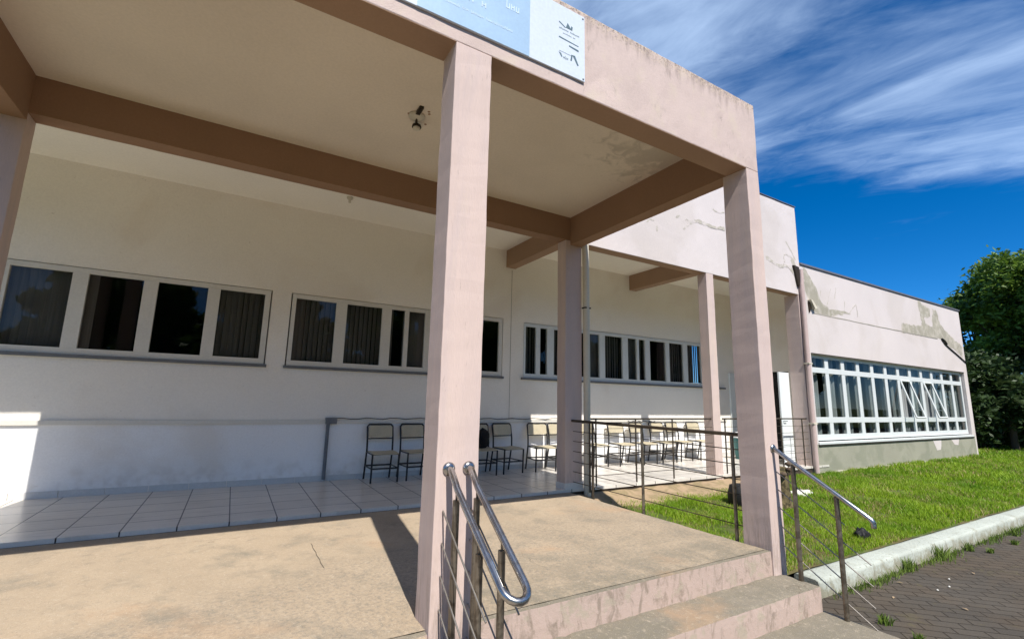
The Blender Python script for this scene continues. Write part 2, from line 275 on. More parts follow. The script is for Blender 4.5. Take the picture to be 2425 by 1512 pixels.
# ------------------------------------------------------------------ mesh helpers
class MB:
    def __init__(s): s.v = []; s.f = []; s.sm = []
    def add(s, vs, fs, smooth=False):
        n = len(s.v); s.v += [tuple(v) for v in vs]; s.f += [tuple(i+n for i in f) for f in fs]; s.sm += [smooth]*len(fs); return s
    def box(s, a, b):
        (x0, y0, z0), (x1, y1, z1) = a, b
        return s.add([(x0, y0, z0), (x1, y0, z0), (x1, y1, z0), (x0, y1, z0), (x0, y0, z1), (x1, y0, z1), (x1, y1, z1), (x0, y1, z1)],
                     [(0, 3, 2, 1), (4, 5, 6, 7), (0, 1, 5, 4), (1, 2, 6, 5), (2, 3, 7, 6), (3, 0, 4, 7)])
    def tube(s, pts, r, n=10, cap=True, r2=None):
        pts = [Vector(p) for p in pts]; rings = []; up = None
        for i, p in enumerate(pts):
            d = ((pts[min(i+1, len(pts)-1)]-p).normalized() + (p-pts[max(i-1, 0)]).normalized()).normalized() if 0 < i < len(pts)-1 else (pts[min(i+1, len(pts)-1)]-pts[max(i-1, 0)]).normalized()
            if up is None: up = Vector((0, 0, 1)) if abs(d.z) < .9 else Vector((1, 0, 0))
            a = d.cross(up).normalized(); b = a.cross(d).normalized(); up = b
            rr = r if r2 is None else r+(r2-r)*i/(len(pts)-1)
            rings.append([p+(a*math.cos(t)+b*math.sin(t))*rr for t in [2*math.pi*k/n for k in range(n)]])
        vs = [v for q in rings for v in q]
        fs = [(i*n+k, i*n+(k+1) % n, (i+1)*n+(k+1) % n, (i+1)*n+k) for i in range(len(pts)-1) for k in range(n)]
        s.add(vs, fs, True)
        if cap: s.add(rings[0], [tuple(range(n))[::-1]]); s.add(rings[-1], [tuple(range(n))])
        return s
    def lathe(s, prof, c, n=20, ax='z'):
        vs = []
        for (r, h) in prof:
            for k in range(n):
                t = 2*math.pi*k/n; p = (r*math.cos(t), r*math.sin(t), h) if ax == 'z' else (r*math.cos(t), -h, r*math.sin(t))
                vs.append((p[0]+c[0], p[1]+c[1], p[2]+c[2]))
        fs = [(i*n+k, i*n+(k+1) % n, (i+1)*n+(k+1) % n, (i+1)*n+k) for i in range(len(prof)-1) for k in range(n)]
        return s.add(vs, fs, True)
    def prism_y(s, poly, y0, y1):   # polygon in x,z extruded in y
        n = len(poly); s.add([(x, y0, z) for x, z in poly]+[(x, y1, z) for x, z in poly],
              [tuple(range(n)), tuple(range(2*n-1, n-1, -1))]+[(i, i+n, (i+1) % n+n, (i+1) % n) for i in range(n)]); return s
    def ribbon(s, pts, w, y, th=.003):   # thin relief line on a wall plane facing -y
        for i in range(len(pts)-1):
            (x0, z0), (x1, z1) = pts[i], pts[i+1]; d = Vector((x1-x0, z1-z0)); L = d.length or 1; nx, nz = -d.y/L, d.x/L
            w0 = w*random.uniform(.35, .7); w1 = w*random.uniform(.35, .7)
            s.prism_y([(x0-nx*w0, z0-nz*w0), (x1-nx*w1, z1-nz*w1), (x1+nx*w1, z1+nz*w1), (x0+nx*w0, z0+nz*w0)], y-th-.0003*i, y)
        return s
    def build(s, name, m, parent=None, bevel=0, loc=None, props=None):
        me = bpy.data.meshes.new(name); off = Vector(ROOT.get(parent.name, (0, 0, 0))) if parent else Vector(loc or (0, 0, 0))
        me.from_pydata([(x-off.x, y-off.y, z-off.z) for x, y, z in s.v], [], s.f)
        for i, p in enumerate(me.polygons): p.use_smooth = s.sm[i]
        me.materials.append(m); o = bpy.data.objects.new(name, me); COL.objects.link(o)
        if parent: o.parent = parent; ROOT[o.name] = tuple(off)
        else: o.location = off; ROOT[o.name] = tuple(off)
        if bevel:
            b = o.modifiers.new('bevel', 'BEVEL'); b.width = bevel; b.segments = 2; b.limit_method = 'ANGLE'
        if props: tag(o, **props)
        return o
ROOT = {}
def tag(o, label=None, cat=None, group=None, kind=None):
    if label: o['label'] = label
    if cat: o['category'] = cat
    if group: o['group'] = group
    if kind: o['kind'] = kind
    return o
def thing(name, label, cat, loc=(0, 0, 0), group=None):
    o = bpy.data.objects.new(name, None); COL.objects.link(o); o.location = loc; o.empty_display_size = .1; ROOT[o.name] = tuple(loc)
    return tag(o, label, cat, group)
def box(name, a, b, m, parent=None, bevel=0, **k): return MB().box(a, b).build(name, m, parent, bevel, **k)
def mesh_np(name, V, F, m, parent=None, smooth=False, loc=(0, 0, 0)):
    me = bpy.data.meshes.new(name); V = np.asarray(V, np.float32)-np.array(ROOT.get(parent.name, (0, 0, 0)) if parent else loc, np.float32)
    k = F.shape[1]; me.vertices.add(len(V)); me.vertices.foreach_set('co', V.ravel()); me.loops.add(F.size); me.loops.foreach_set('vertex_index', F.ravel().astype(np.int32))
    me.polygons.add(len(F)); me.polygons.foreach_set('loop_start', np.arange(0, F.size, k, dtype=np.int32)); me.polygons.foreach_set('loop_total', np.full(len(F), k, np.int32))
    me.update(calc_edges=True); me.materials.append(m); o = bpy.data.objects.new(name, me); COL.objects.link(o)
    if parent: o.parent = parent
    else: o.location = loc
    return o

# ------------------------------------------------------------------ dimensions
D, BW = 3.22, 5.43            # corridor front plane, back wall plane
ZB, ZT, ZC = 4.03, 4.87, 4.52  # fascia bottom, fascia top, ceiling
ZBB = 4.11; X2, X2R = 3.54, 3.76; G = -.46

# ------------------------------------------------------------------ setting
def slab(name, x0, x1, y0, y1, z0, z1, m, nx, ny, nzs=3, jit=.006, parent=None, **k):
    """block with subdivided faces and slightly worn edges"""
    bm = bmesh.new(); bmesh.ops.create_cube(bm, size=1)
    for v in bm.verts: v.co = Vector((x0+(v.co.x+.5)*(x1-x0), y0+(v.co.y+.5)*(y1-y0), z0+(v.co.z+.5)*(z1-z0)))
    for ax, n in ((0, nx), (1, ny), (2, nzs)):
        lo, hi = ((x0, x1), (y0, y1), (z0, z1))[ax]
        for i in range(1, n):
            p = [0, 0, 0]; p[ax] = lo+(hi-lo)*i/n; q = [0, 0, 0]; q[ax] = 1
            bmesh.ops.bisect_plane(bm, geom=bm.verts[:]+bm.edges[:]+bm.faces[:], plane_co=p, plane_no=q)
    for v in bm.verts:
        top = abs(v.co.z-z1) < 1e-4; edge = min(abs(v.co.x-x0), abs(v.co.x-x1), abs(v.co.y-y0), abs(v.co.y-y1)) < 1e-4
        n = noise.noise(v.co*5); n2 = noise.noise(v.co*17)
        if top and edge:
            c = max(0, n2)*jit*2+abs(n)*jit; v.co.z -= c
            if abs(v.co.y-y0) < 1e-3: v.co.y += c*.8
            if abs(v.co.x-x1) < 1e-3: v.co.x -= c*.6
        elif top: v.co.z += n*jit*.25
    me = bpy.data.meshes.new(name); bm.to_mesh(me); bm.free(); me.materials.append(m)
    o = bpy.data.objects.new(name, me); COL.objects.link(o); tag(o, **k); return o
def sheet(name, x0, x1, y0, y1, fz, m, nx=2, ny=2, **k):
    X = np.linspace(x0, x1, nx); Y = np.linspace(y0, y1, ny); V = [(x, y, fz(x, y)) for y in Y for x in X]
    F = np.array([(j*nx+i, j*nx+i+1, (j+1)*nx+i+1, (j+1)*nx+i) for j in range(ny-1) for i in range(nx-1)])
    o = mesh_np(name, V, F, m); tag(o, **k)
    for p in o.data.polygons: p.use_smooth = True
    return o
sheet('ground', -900, 900, -900, 900, lambda x, y: G-.03, m_field, kind='structure')
sheet('road', -60, 90, -12, .1, lambda x, y: G+.012*noise.noise(Vector((x*.8, y*.8, 0))), m_pav, 200, 40, kind='structure')
def lawnz(x, y):
    t = min(1, max(0, (y-.1)/3.1)); return -.285+.13*t+.02*noise.noise(Vector((x*1.3, y*1.3, 3)))
sheet('lawn', 3.56, 26, .06, D+.02, lawnz, m_soil, 90, 14, kind='structure')
sheet('lawn', 21.0, 70, D+.0, 14, lambda x, y: lawnz(x, 3.2)-.0, m_soil, 40, 12, kind='structure')
sheet('lawn', 26, 70, .06, D+.02, lawnz, m_soil, 30, 8, kind='structure')
sheet('dirt_strip', 3.56, 7.9, 2.45, D+.01, lambda x, y: -.215+.24*(y-2.5)+.025*noise.noise(Vector((x*3, y*4, 1))), m_dirt, 60, 12, kind='structure')
slab('entrance_floor', -3.72, X2, .015, D+.0, -.5, 0, m_step, 70, 30, 4, .007, kind='structure')
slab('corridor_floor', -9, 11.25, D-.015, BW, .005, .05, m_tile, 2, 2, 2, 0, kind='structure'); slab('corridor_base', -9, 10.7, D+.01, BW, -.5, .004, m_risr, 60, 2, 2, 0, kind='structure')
slab('entrance_step', .0, 3.66, -.36, .02, -.52, -.22, m_step, 60, 6, 4, .009, kind='structure')
slab('entrance_step', .05, 3.7, -.95, -.355, -.6, -.43, m_step, 40, 10, 2, .006, kind='structure')
o = MB().add([(-3.7, .01, -.004), (-.02, .01, -.004), (-.02, -5.2, -.45), (-3.7, -5.2, -.45), (-3.7, .01, -.6), (-.02, .01, -.6), (-.02, -5.2, -.6), (-3.7, -5.2, -.6)],
             [(0, 3, 2, 1), (4, 5, 6, 7), (0, 1, 5, 4), (1, 2, 6, 5), (2, 3, 7, 6), (3, 0, 4, 7)]).build('ramp', m_conc); tag(o, kind='structure')
# pale worn top of the porch floor
o = sheet('entrance_floor', -3.69, X2-.03, .06, D-.02, lambda x, y: .004+.0015*noise.noise(Vector((x*4, y*4, 0))), m_conc, 60, 30, kind='structure')
o = MB(); P_ = [(-.37+.004*math.sin(i*2.1), 2.18-.075*i) for i in range(11)]
for a_, b_ in zip(P_[:-1], P_[1:]): o.add([(a_[0]-.0018, a_[1], .0085), (a_[0]+.0018, a_[1], .0085), (b_[0]+.0018, b_[1], .0085), (b_[0]-.0018, b_[1], .0085)], [(0, 3, 2, 1)])
tag(o.build('floor_crack', m_dark), kind='structure')
# kerb with rounded top
X = np.linspace(4.02, 45, 240); prof = [(-.175, -.52), (-.165, -.44), (-.155, -.335), (-.148, -.305), (-.12, -.296), (-.03, -.292), (.04, -.292), (.085, -.295), (.09, -.52)]
V = []
for x in X:
    wob = .02*noise.noise(Vector((x*.6, 0, 0)))
    for (y, z) in prof: V.append((x, y+wob*.5+.003*noise.noise(Vector((x*7, y*30, z*20))), z+.005*noise.noise(Vector((x*3, y*9, 5)))))
n = len(prof); F = np.array([(i*n+j, (i+1)*n+j, (i+1)*n+j+1, i*n+j+1) for i in range(len(X)-1) for j in range(n-1)])
kb = mesh_np('kerb', V, F, m_kerb); tag(kb, kind='structure')
bm = bmesh.new(); bm.from_mesh(kb.data); bm.verts.ensure_lookup_table(); bm.faces.new([bm.verts[j] for j in range(n)]); bm.to_mesh(kb.data); bm.free()

# ------------------------------------------------------------------ main building
main = thing('school_building', 'long cream and pink building with the covered tiled corridor, behind the porch', 'building', (3.5, BW, 0))
# back wall with real window openings
WT = .2; openings = [(-3.95, -.78, 1.85, 3.06), (-.5, 3.5, 1.85, 3.06), (4.0, 10.35, 1.85, 3.03)]
mb = MB(); y0, y1 = BW, BW+WT; xs = -9
for (a, b, z0, z1) in openings:
    mb.box((xs, y0, 0), (a, y1, 5)); mb.box((a, y0, 0), (b, y1, z0)); mb.box((a, y0, z1), (b, y1, 5)); xs = b
mb.box((xs, y0, 0), (11.4, y1, 5)); mb.build('corridor_wall', m_cream, main)
box('ceiling', (-9, D+.2, ZC+.01), (11.27, BW, ZC+.2), m_ceil2, main)
mb = MB()
for i in range(43): 
    x = -9+i*.461+.06
    mb.box((x, BW-.012, .05), (x+.452, BW, .135))
mb.build('skirting', m_skirt, main)
MB().box((-9, BW-.035, .955), (10.6, BW, 1.015)).build('wall_rail', m_frame, main); MB().box((-9, BW-.004, .135), (10.6, BW, .955)).build('dado', m_dado, main)
box('wall_joint', (3.68, BW-.003, 1.02), (3.69, BW, 4.12), m_crack, main)
for x in (X2, X2*2):
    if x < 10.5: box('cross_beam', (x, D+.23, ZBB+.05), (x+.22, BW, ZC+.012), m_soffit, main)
# outer parapet wall above the corridor
box('parapet', (X2R+.005, D, ZBB), (10.71, D+.23, 6.41), m_wing, main, .006)
box('parapet', (-9, D, ZBB), (-3.56, D+.23, 6.41), m_wing, main)
box('parapet', (-3.56, D+.01, ZC+.25), (X2R+.005, D+.22, 6.41), m_wing, main)
box('roof', (-9, D+.2, 6.2), (10.70, 12, 6.35), m_flash, main)
box('roof_flashing', (X2R+.01, D-.02, 6.412), (10.725, D+.25, 6.425), m_flash, main)
box('end_wall', (10.6, D+.24, 4.95), (10.71, 12, 6.40), m_wing, main)
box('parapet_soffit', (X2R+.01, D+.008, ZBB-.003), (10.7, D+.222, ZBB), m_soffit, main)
for x, w in ((-7.08, .3), (7.09, .23)): box('column', (x, D+.004, -.2), (x+w, D+.222, ZBB), m_col, main, .005)
box('column', (10.55, D+.004, -.3), (10.71, D+.35, ZBB), m_col, main, .005)
# end wall of the corridor with dark doorway and white door
mb = MB(); mb.box((11.25, D+.26, 0), (11.38, 4.0, 5)); mb.box((11.25, 4.0, 2.3), (11.38, 4.95, 5)); mb.box((11.25, 4.95, 0), (11.38, BW, 5)); mb.build('end_wall', m_cream, main)
box('doorway', (11.36, 3.9, 0), (11.8, 5.0, 2.35), m_room, main)  # dark block stands in for the unlit space beyond the opening
dr = MB().box((10.12, 3.60, .06), (10.545, 3.64, 2.21)).build('door', m_door, main, .004)
MB().tube([(10.17, 3.60, 1.05), (10.17, 3.56, 1.05), (10.27, 3.56, 1.05)], .01, 8).build('handle', m_grey, dr)
box('door_panel', (10.80, BW-.05, .06), (11.045, BW-.005, 2.28), m_door, main, .004)
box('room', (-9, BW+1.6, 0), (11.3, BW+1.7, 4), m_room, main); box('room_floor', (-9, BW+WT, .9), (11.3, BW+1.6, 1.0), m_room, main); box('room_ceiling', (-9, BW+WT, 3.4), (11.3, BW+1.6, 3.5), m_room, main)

def cwindow(x0, x1, z0, z1, panes, blinds, sillx=(.04, .04), fr=m_frame, name='window'):
    """sliding window bank: frame with real glass panes, blinds behind"""
    yf = BW-.012; w = MB(); g = x0; fy = BW+.05
    w.box((x0, yf, z0), (x1, fy, z0+.085)); w.box((x0, yf, z1-.07), (x1, fy, z1))
    edges = [x0]+[v for p in panes for v in p]+[x1]
    for i in range(0, len(edges), 2): w.box((edges[i], yf+.001, z0+.085), (edges[i+1], fy, z1-.07))
    win = w.build(name, fr, main, .003)
    MB().box((x0-sillx[0], BW-.045, z0-.045), (x1+sillx[1], BW+.02, z0-.002)).build('sill', m_sill, win)
    for i, (a, b) in enumerate(panes):
        MB().box((a-.005, BW+.02, z0+.08), (b+.005, BW+.026, z1-.065)).build('pane', m_glass, win)
        if blinds[i]:
            s = MB(); x = a-.03; k = 0
            while x < b+.25:
                an = random.uniform(.25, .6) if blinds[i] == 1 else random.uniform(-.2, .25)
                if not (blinds[i] == 2 and x > a+(b-a)*.72 and x < a+(b-a)*.9):
                    dx, dy = .042*math.cos(an), .042*math.sin(an)
                    s.add([(x-dx, BW+.14-dy, z0+.1), (x+dx, BW+.14+dy, z0+.1), (x+dx, BW+.14+dy, z1+.02), (x-dx, BW+.14-dy, z1+.02)], [(0, 1, 2, 3)])
                x += .078
            s.build('blind', m_blind, win)
    return win
cwindow(-3.93, -.80, 1.87, 3.05, [(-3.81, -3.2), (-3.03, -2.43), (-2.26, -1.65), (-1.49, -.88)], [1, 0, 0, 1])
cwindow(-.48, 3.48, 1.87, 3.05, [(-.42, .21), (.39, 1.0), (1.17, 1.42), (1.50, 1.81), (2.0, 2.6), (2.79, 3.40)], [1, 1, 0, 2, 0, 0])
ps = [(4.05, 4.31), (4.42, 4.60), (4.78, 5.3), (5.45, 5.70), (5.78, 6.08), (6.25, 6.80), (6.98, 7.27), (7.35, 7.56), (7.73, 8.29), (8.43, 8.95), (9.12, 9.66), (9.78, 10.25)]
cwindow(4.0, 10.33, 1.87, 3.02, ps, [1, 0, 1, 0, 2, 1, 2, 1, 0, 1, 1, 2], sillx=(.05, .28), fr=m_white)

# cracks filled with bare plaster on the parapet
def cracks(parent, y, lines):
    for pts, w in lines:
        P = []; mb = MB()
        for i in range(len(pts)-1):
            a, b = pts[i], pts[i+1]
            for k in range(3): t = k/3; P.append((a[0]+(b[0]-a[0])*t+random.uniform(-.015, .015), a[1]+(b[1]-a[1])*t+random.uniform(-.015, .015)))
        P.append(pts[-1]); mb.ribbon(P, w*.85, y, .0015); mb.build('plaster_repair', m_soft, parent)
cracks(main, D, [([(9.3, 4.83), (9.5, 4.80), (9.75, 4.71), (10.02, 4.75), (10.23, 4.77), (10.46, 4.62)], .085), ([(10.50, 4.86), (10.4, 5.01), (10.13, 5.07), (10.06, 5.01), (10.06, 4.85)], .045),
    ([(10.18, 5.39), (10.4, 5.2), (10.56, 4.99)], .045), ([(10.40, 4.98), (10.50, 4.78)], .16), ([(5.36, 4.83), (5.48, 4.94), (5.59, 4.93)], .03), ([(5.66, 4.83), (5.68, 4.72)], .05), ([(6.23, 5.13), (6.34, 5.2)], .04),
    ([(6.45, 4.92), (6.59, 5.05), (6.64, 5.16), (6.51, 5.14)], .04), ([(6.6, 5.10), (6.80, 5.19), (6.95, 5.21), (7.18, 5.19), (7.36, 5.16), (7.6, 5.2), (7.79, 5.22)], .085), ([(7.42, 5.59), (7.55, 5.56), (7.64, 5.55), (7.82, 5.60)], .03)])
# broken rainwater box and pipe at the corner
dp = MB().tube([(10.62, D-.06, 4.35), (10.62, D-.06, 4.0), (10.60, D-.07, 3.2), (10.58, D-.07, 1.6), (10.58, D-.07, -.1)], .055, 12).build('downpipe', m_pipe, main)
MB().box((10.53, D-.13, 2.4), (10.68, D-.002, 2.43)).build('bracket', m_pvc, dp); MB().box((10.52, D-.13, 1.0), (10.67, D-.002, 1.03)).build('bracket', m_pvc, dp)
MB().prism_y([(10.38, 4.82), (10.60, 4.80), (10.58, 4.35), (10.52, 4.30)], D-.05, D-.002).build('broken_plaster', m_fix, main)
MB().tube([(10.66, D-.05, 4.75), (10.65, D-.06, 4.55), (10.62, D-.06, 4.33)], .05, 10).build('pipe_socket', m_pipe, main)
MB().tube([(.23, BW-.05, .08), (.23, BW-.05, 1.0)], .028, 10).box((.19, BW-.09, .95), (.36, BW, 1.05)).build('wall_conduit', m_grey, main)
# cables along the wall above the chairs
for k, (xa, xb, z) in enumerate(((.3, 2.5, 1.035), (2.6, 5.2, 1.03), (6.9, 7.8, .965))):
    MB().tube([(xa+(xb-xa)*i/16, BW-.045, z+.012*math.sin(i*1.9+k)) for i in range(17)], .007, 6).build('cable', m_black, main)

# ------------------------------------------------------------------ portico
por = thing('entrance_porch', 'pink concrete porch canopy on square columns over the entrance steps', 'porch', (0, 0, 0))
box('fascia', (-3.54, 0, ZB), (X2R, .25, ZT), m_fascia, por, .008)
box('column', (0, .0005, -.5), (.3, .2505, ZB), m_col, por, .006)
box('column', (X2, .0005, -.5), (X2R, .303, ZB), m_col, por, .006)
box('column', (-3.54, .0005, -.5), (-3.3, .303, ZB), m_col, por, .006)
box('column', (3.44, D+.004, .05), (3.78, D+.228, ZBB), m_col, por, .005)
box('column', (-3.54, D+.004, .05), (-3.21, D+.228, ZBB), m_col, por, .005)
box('column_base_tile', (3.432, D-.004, .05), (3.788, D+.236, .14), m_skirt, por)
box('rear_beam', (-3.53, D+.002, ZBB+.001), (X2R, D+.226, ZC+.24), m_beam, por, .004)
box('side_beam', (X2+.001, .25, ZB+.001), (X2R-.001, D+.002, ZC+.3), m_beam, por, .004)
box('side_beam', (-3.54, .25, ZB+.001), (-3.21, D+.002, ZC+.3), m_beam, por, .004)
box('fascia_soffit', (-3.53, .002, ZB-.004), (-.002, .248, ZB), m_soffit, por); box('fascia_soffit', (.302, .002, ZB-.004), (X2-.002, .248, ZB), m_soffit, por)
box('ceiling', (-3.5, .2, ZC), (X2+.05, D+.1, ZC+.2), m_ceil, por)
box('roof_slab', (-3.53, .25, ZC+.201), (X2R-.002, D, ZC+.31), m_pink, por)
pv = MB().tube([(3.84, D-.03, ZBB+.1), (3.84, D-.04, 3.6), (3.85, D-.04, 2.0), (3.85, D-.04, -.1)], .056, 14).build('downpipe', m_pvc, por)
MB().box((3.78, D-.09, 2.95), (3.91, D, 2.97)).build('bracket', m_dark, pv)

# slightly uneven plaster edges on the columns and the porch front
for o in list(COL.objects):
    if o.type == 'MESH' and o.name.split('.')[0] in ('column', 'fascia', 'side_beam', 'rear_beam', 'parapet'):
        me = o.data; bm = bmesh.new(); bm.from_mesh(me); vs = [v.co.copy() for v in bm.verts]
        for ax in range(3):
            lo = min(v[ax] for v in vs); hi = max(v[ax] for v in vs); n = int((hi-lo)/.09)
            for k in range(1, n):
                p = [0, 0, 0]; q = [0, 0, 0]; p[ax] = lo+(hi-lo)*k/n; q[ax] = 1
                if hi-lo > .6: bmesh.ops.bisect_plane(bm, geom=bm.verts[:]+bm.edges[:]+bm.faces[:], plane_co=p, plane_no=q)
        off = Vector(ROOT[o.name])
        for v in bm.verts:
            w = v.co+off; a = .0035 if o.name.startswith(('column', 'fascia')) else .0025
            v.co += Vector((noise.noise(w*3.1), noise.noise(w*3.3+Vector((7, 0, 0))), noise.noise(w*3.2+Vector((0, 9, 0)))))*a+Vector((noise.noise(w*11), noise.noise(w*12), noise.noise(w*13)))*a*.7
        bm.to_mesh(me); bm.free()

# ------------------------------------------------------------------ signboard
sg = thing('signboard', 'blue and white sign board fixed high on the pink porch front', 'sign', (.15, 0, 4.15))
box('board', (-.91, -.018, 4.155), (1.21, -.001, 4.80), m_signw, sg, .002)
box('blue_panel', (-.32, -.0205, 4.157), (.63, -.018, 4.798), m_signb, sg)
def strokes(x0, x1, z, h, n, gap=.25, wr=.35, mb=None, y=-.0225):
    mb = mb or MB(); w = (x1-x0)/n
    for i in range(n):
        if random.random() < .1: continue
        a = x0+i*w; hh = h*random.choice((.65, .65, 1)); t = w*wr*.5
        mb.box((a, y, z), (a+t, y+.0015, z+hh)); mb.box((a+w*.55, y, z), (a+w*.55+t, y+.0015, z+h*.62))
        zz = z+random.choice((0, .28, .55))*h; mb.box((a+t, y+.0002, zz), (a+w*.55, y+.0015, zz+h*.14))
    return mb
for a_ in ((-.16, .47, 4.300, .026, 34), (.02, .24, 4.40, .075, 4), (.36, .58, 4.50, .08, 5), (-.2, .3, 4.60, .06, 12), (-.2, .5, 4.70, .045, 16)): strokes(*a_).build('lettering', m_pale, sg)
t_ = MB(); strokes(.93, 1.15, 4.565, .018, 13, mb=t_, y=-.0195); strokes(.97, 1.12, 4.53, .011, 11, mb=t_, y=-.0195)
t_.prism_y([(1.0, 4.60), (1.02, 4.655), (1.055, 4.61), (1.05, 4.60)], -.0195, -.018); t_.prism_y([(.925, 4.625), (.93, 4.635), (1.0, 4.60), (.99, 4.595)], -.0196, -.018); t_.prism_y([(1.05, 4.60), (1.06, 4.64), (1.075, 4.635), (1.07, 4.6)], -.0196, -.018)
t_.prism_y([(.925, 4.475), (.93, 4.487), (1.14, 4.476), (1.14, 4.469)], -.0195, -.018); t_.prism_y([(1.035, 4.43), (1.035, 4.442), (1.14, 4.436), (1.14, 4.418)], -.0195, -.018)
strokes(.93, 1.06, 4.345, .008, 10, mb=t_, y=-.0195)
t_.prism_y([(.925, 4.335), (.95, 4.33), (.965, 4.30), (.955, 4.295)], -.0195, -.018); strokes(.975, 1.03, 4.29, .03, 3, mb=t_, y=-.0195)
t_.prism_y([(1.05, 4.30), (1.06, 4.36), (1.075, 4.36), (1.065, 4.30)], -.0195, -.018); t_.prism_y([(1.07, 4.36), (1.10, 4.365), (1.14, 4.285), (1.125, 4.28), (1.09, 4.335)], -.0196, -.018)
t_.build('printed_marks', m_ink, sg)
for sxx, sz in ((1.19, 4.775), (1.19, 4.175), (.63, 4.775)): MB().lathe([(0, .004), (.008, .003), (.009, 0)], (sxx, -.018, sz), 10, 'y').build('screw', m_grey, sg)

# ------------------------------------------------------------------ classroom wing
wing = thing('classroom_wing', 'low pale pink classroom wing with the long white gridded window', 'building', (16, D, -.2))
ox0, ox1, oz0, oz1 = 10.90, 20.72, .575, 2.68
mb = MB(); yb = D+.25
mb.box((10.72, D, .52), (ox0, yb, 4.9)); mb.box((ox0, D, oz1), (ox1, yb, 4.9)); mb.box((ox1, D, .52), (21.03, yb, 4.9)); mb.box((20.9, D-.002, -.4), (21.032, yb, .52))
mb.build('wall', m_wing, wing, .006)
box('side_wall', (20.83, yb, -.4), (21.03, 12, 4.9), m_wing, wing)
box('base_wall', (10.72, D-.003, -.4), (20.9, yb, .52), m_base, wing)
box('base_ledge', (10.72, D-.03, -.4), (20.9, D, -.10), m_patch, wing, .01)
box('roof_flashing', (10.72, D-.03, 4.9), (21.06, D+.3, 4.945), m_flash, wing); box('roof', (10.72, D+.3, 4.85), (21.03, 12, 4.93), m_flash, wing)
for q_ in ([(17.37, .515), (18.05, .51), (17.98, .3), (17.9, .18), (17.62, .17), (17.5, .33)], [(18.76, .5), (19.5, .5), (19.35, .28), (19.05, .3)]): MB().prism_y(q_, D-.006, D).build('paint_remnant', m_wing, wing)
pA = [(10.88, 4.84), (10.99, 4.81), (11.09, 4.69), (11.29, 4.5), (11.4, 4.42), (11.51, 4.19), (11.68, 4.01), (12.02, 3.90), (12.35, 3.92), (12.74, 3.95), (13.02, 3.92), (13.0, 3.885), (12.42, 3.83), (12.05, 3.73), (11.79, 3.74), (11.24, 3.76), (11.07, 3.9), (10.92, 4.2), (10.86, 4.46)]
pB = [(16.22, 3.69), (16.28, 3.98), (16.73, 4.0), (17.16, 3.99), (17.74, 4.04), (17.67, 4.39), (17.64, 4.85), (18.06, 4.73), (18.46, 4.68), (18.44, 4.42), (17.93, 4.32), (17.99, 4.13), (18.51, 4.08), (18.72, 4.68), (19.0, 4.67), (19.17, 4.25), (19.61, 4.03), (19.95, 3.91), (20.86, 3.61), (20.8, 3.25), (20.3, 3.42), (19.81, 3.53), (19.12, 3.73), (17.68, 3.71)]
def rag(P, a=.05):
    Q = []
    for i in range(len(P)):
        p, q = P[i], P[(i+1) % len(P)]; L_ = math.dist(p, q); n = max(1, int(L_/.07)); f = min(a, L_*.12)
        for k in range(n): t = k/n; Q.append((p[0]+(q[0]-p[0])*t+random.uniform(-f, f)*(k > 0), p[1]+(q[1]-p[1])*t+random.uniform(-f, f)*(k > 0)*.5))
    return Q
pA, pB = rag(pA), rag(pB)
def grow(P, k):
    cx_, cz_ = sum(p[0] for p in P)/len(P), sum(p[1] for p in P)/len(P); return [(cx_+(p[0]-cx_)*k+random.uniform(-.02, .02), cz_+(p[1]-cz_)*k*1.02+random.uniform(-.02, .02)) for p in P]
m_prim = mat('faded_primer', (.54, .48, .42), .9, .08, 4, .3, 60, col2=(.46, .42, .35), cscale=9)
MB().prism_y(grow(pA, 1.05), D-.0015, D).build('faded_paint_edge', m_prim, wing); MB().prism_y(grow(pB, 1.03), D-.0015, D).build('faded_paint_edge', m_prim, wing)
MB().prism_y(pA, D-.003, D).build('bare_plaster_patch', m_patch, wing); MB().prism_y(pB, D-.003, D).build('bare_plaster_patch', m_patch, wing)
o = cracks(wing, D, [([(12.9, 3.91), (13.02, 3.91), (13.24, 4.09), (13.44, 4.2), (13.46, 4.0), (13.48, 3.88)], .035), ([(11.64, 4.37), (11.56, 4.17)], .025), ([(12.13, 4.46), (12.0, 4.2), (11.86, 3.99)], .025), ([(12.42, 4.53), (12.3, 4.23)], .025), ([(12.81, 4.22), (12.76, 3.93)], .03)])
MB().ribbon([(11.2+i*.4, 3.715+random.uniform(-.006, .006)) for i in range(20)], .02, D, .004).build('wall_crack', m_crack, wing)
MB().tube([(19.1, D-.02, 3.74), (19.35, D-.02, 3.58), (19.7, D-.02, 3.46), (20.3, D-.02, 3.28), (21.04, D-.02, 3.04)], .02, 6).build('loose_cable', m_black, wing)
MB().tube([(19.12, D-.03, 3.74), (19.3, D-.05, 3.66), (19.5, D-.02, 3.58)], .025, 6).build('loose_cable', m_black, wing)
MB().prism_y([(10.95, 4.02), (11.02, 4.02), (11.22, 3.83), (11.12, 3.80)], D-.09, D-.002).build('roof_bracket', m_pvc, wing)
MB().prism_y([(10.94, 3.97), (10.99, 3.97), (11.06, 3.82), (10.96, 3.70)], D-.03, D-.002).build('wall_hole', m_fix, wing)
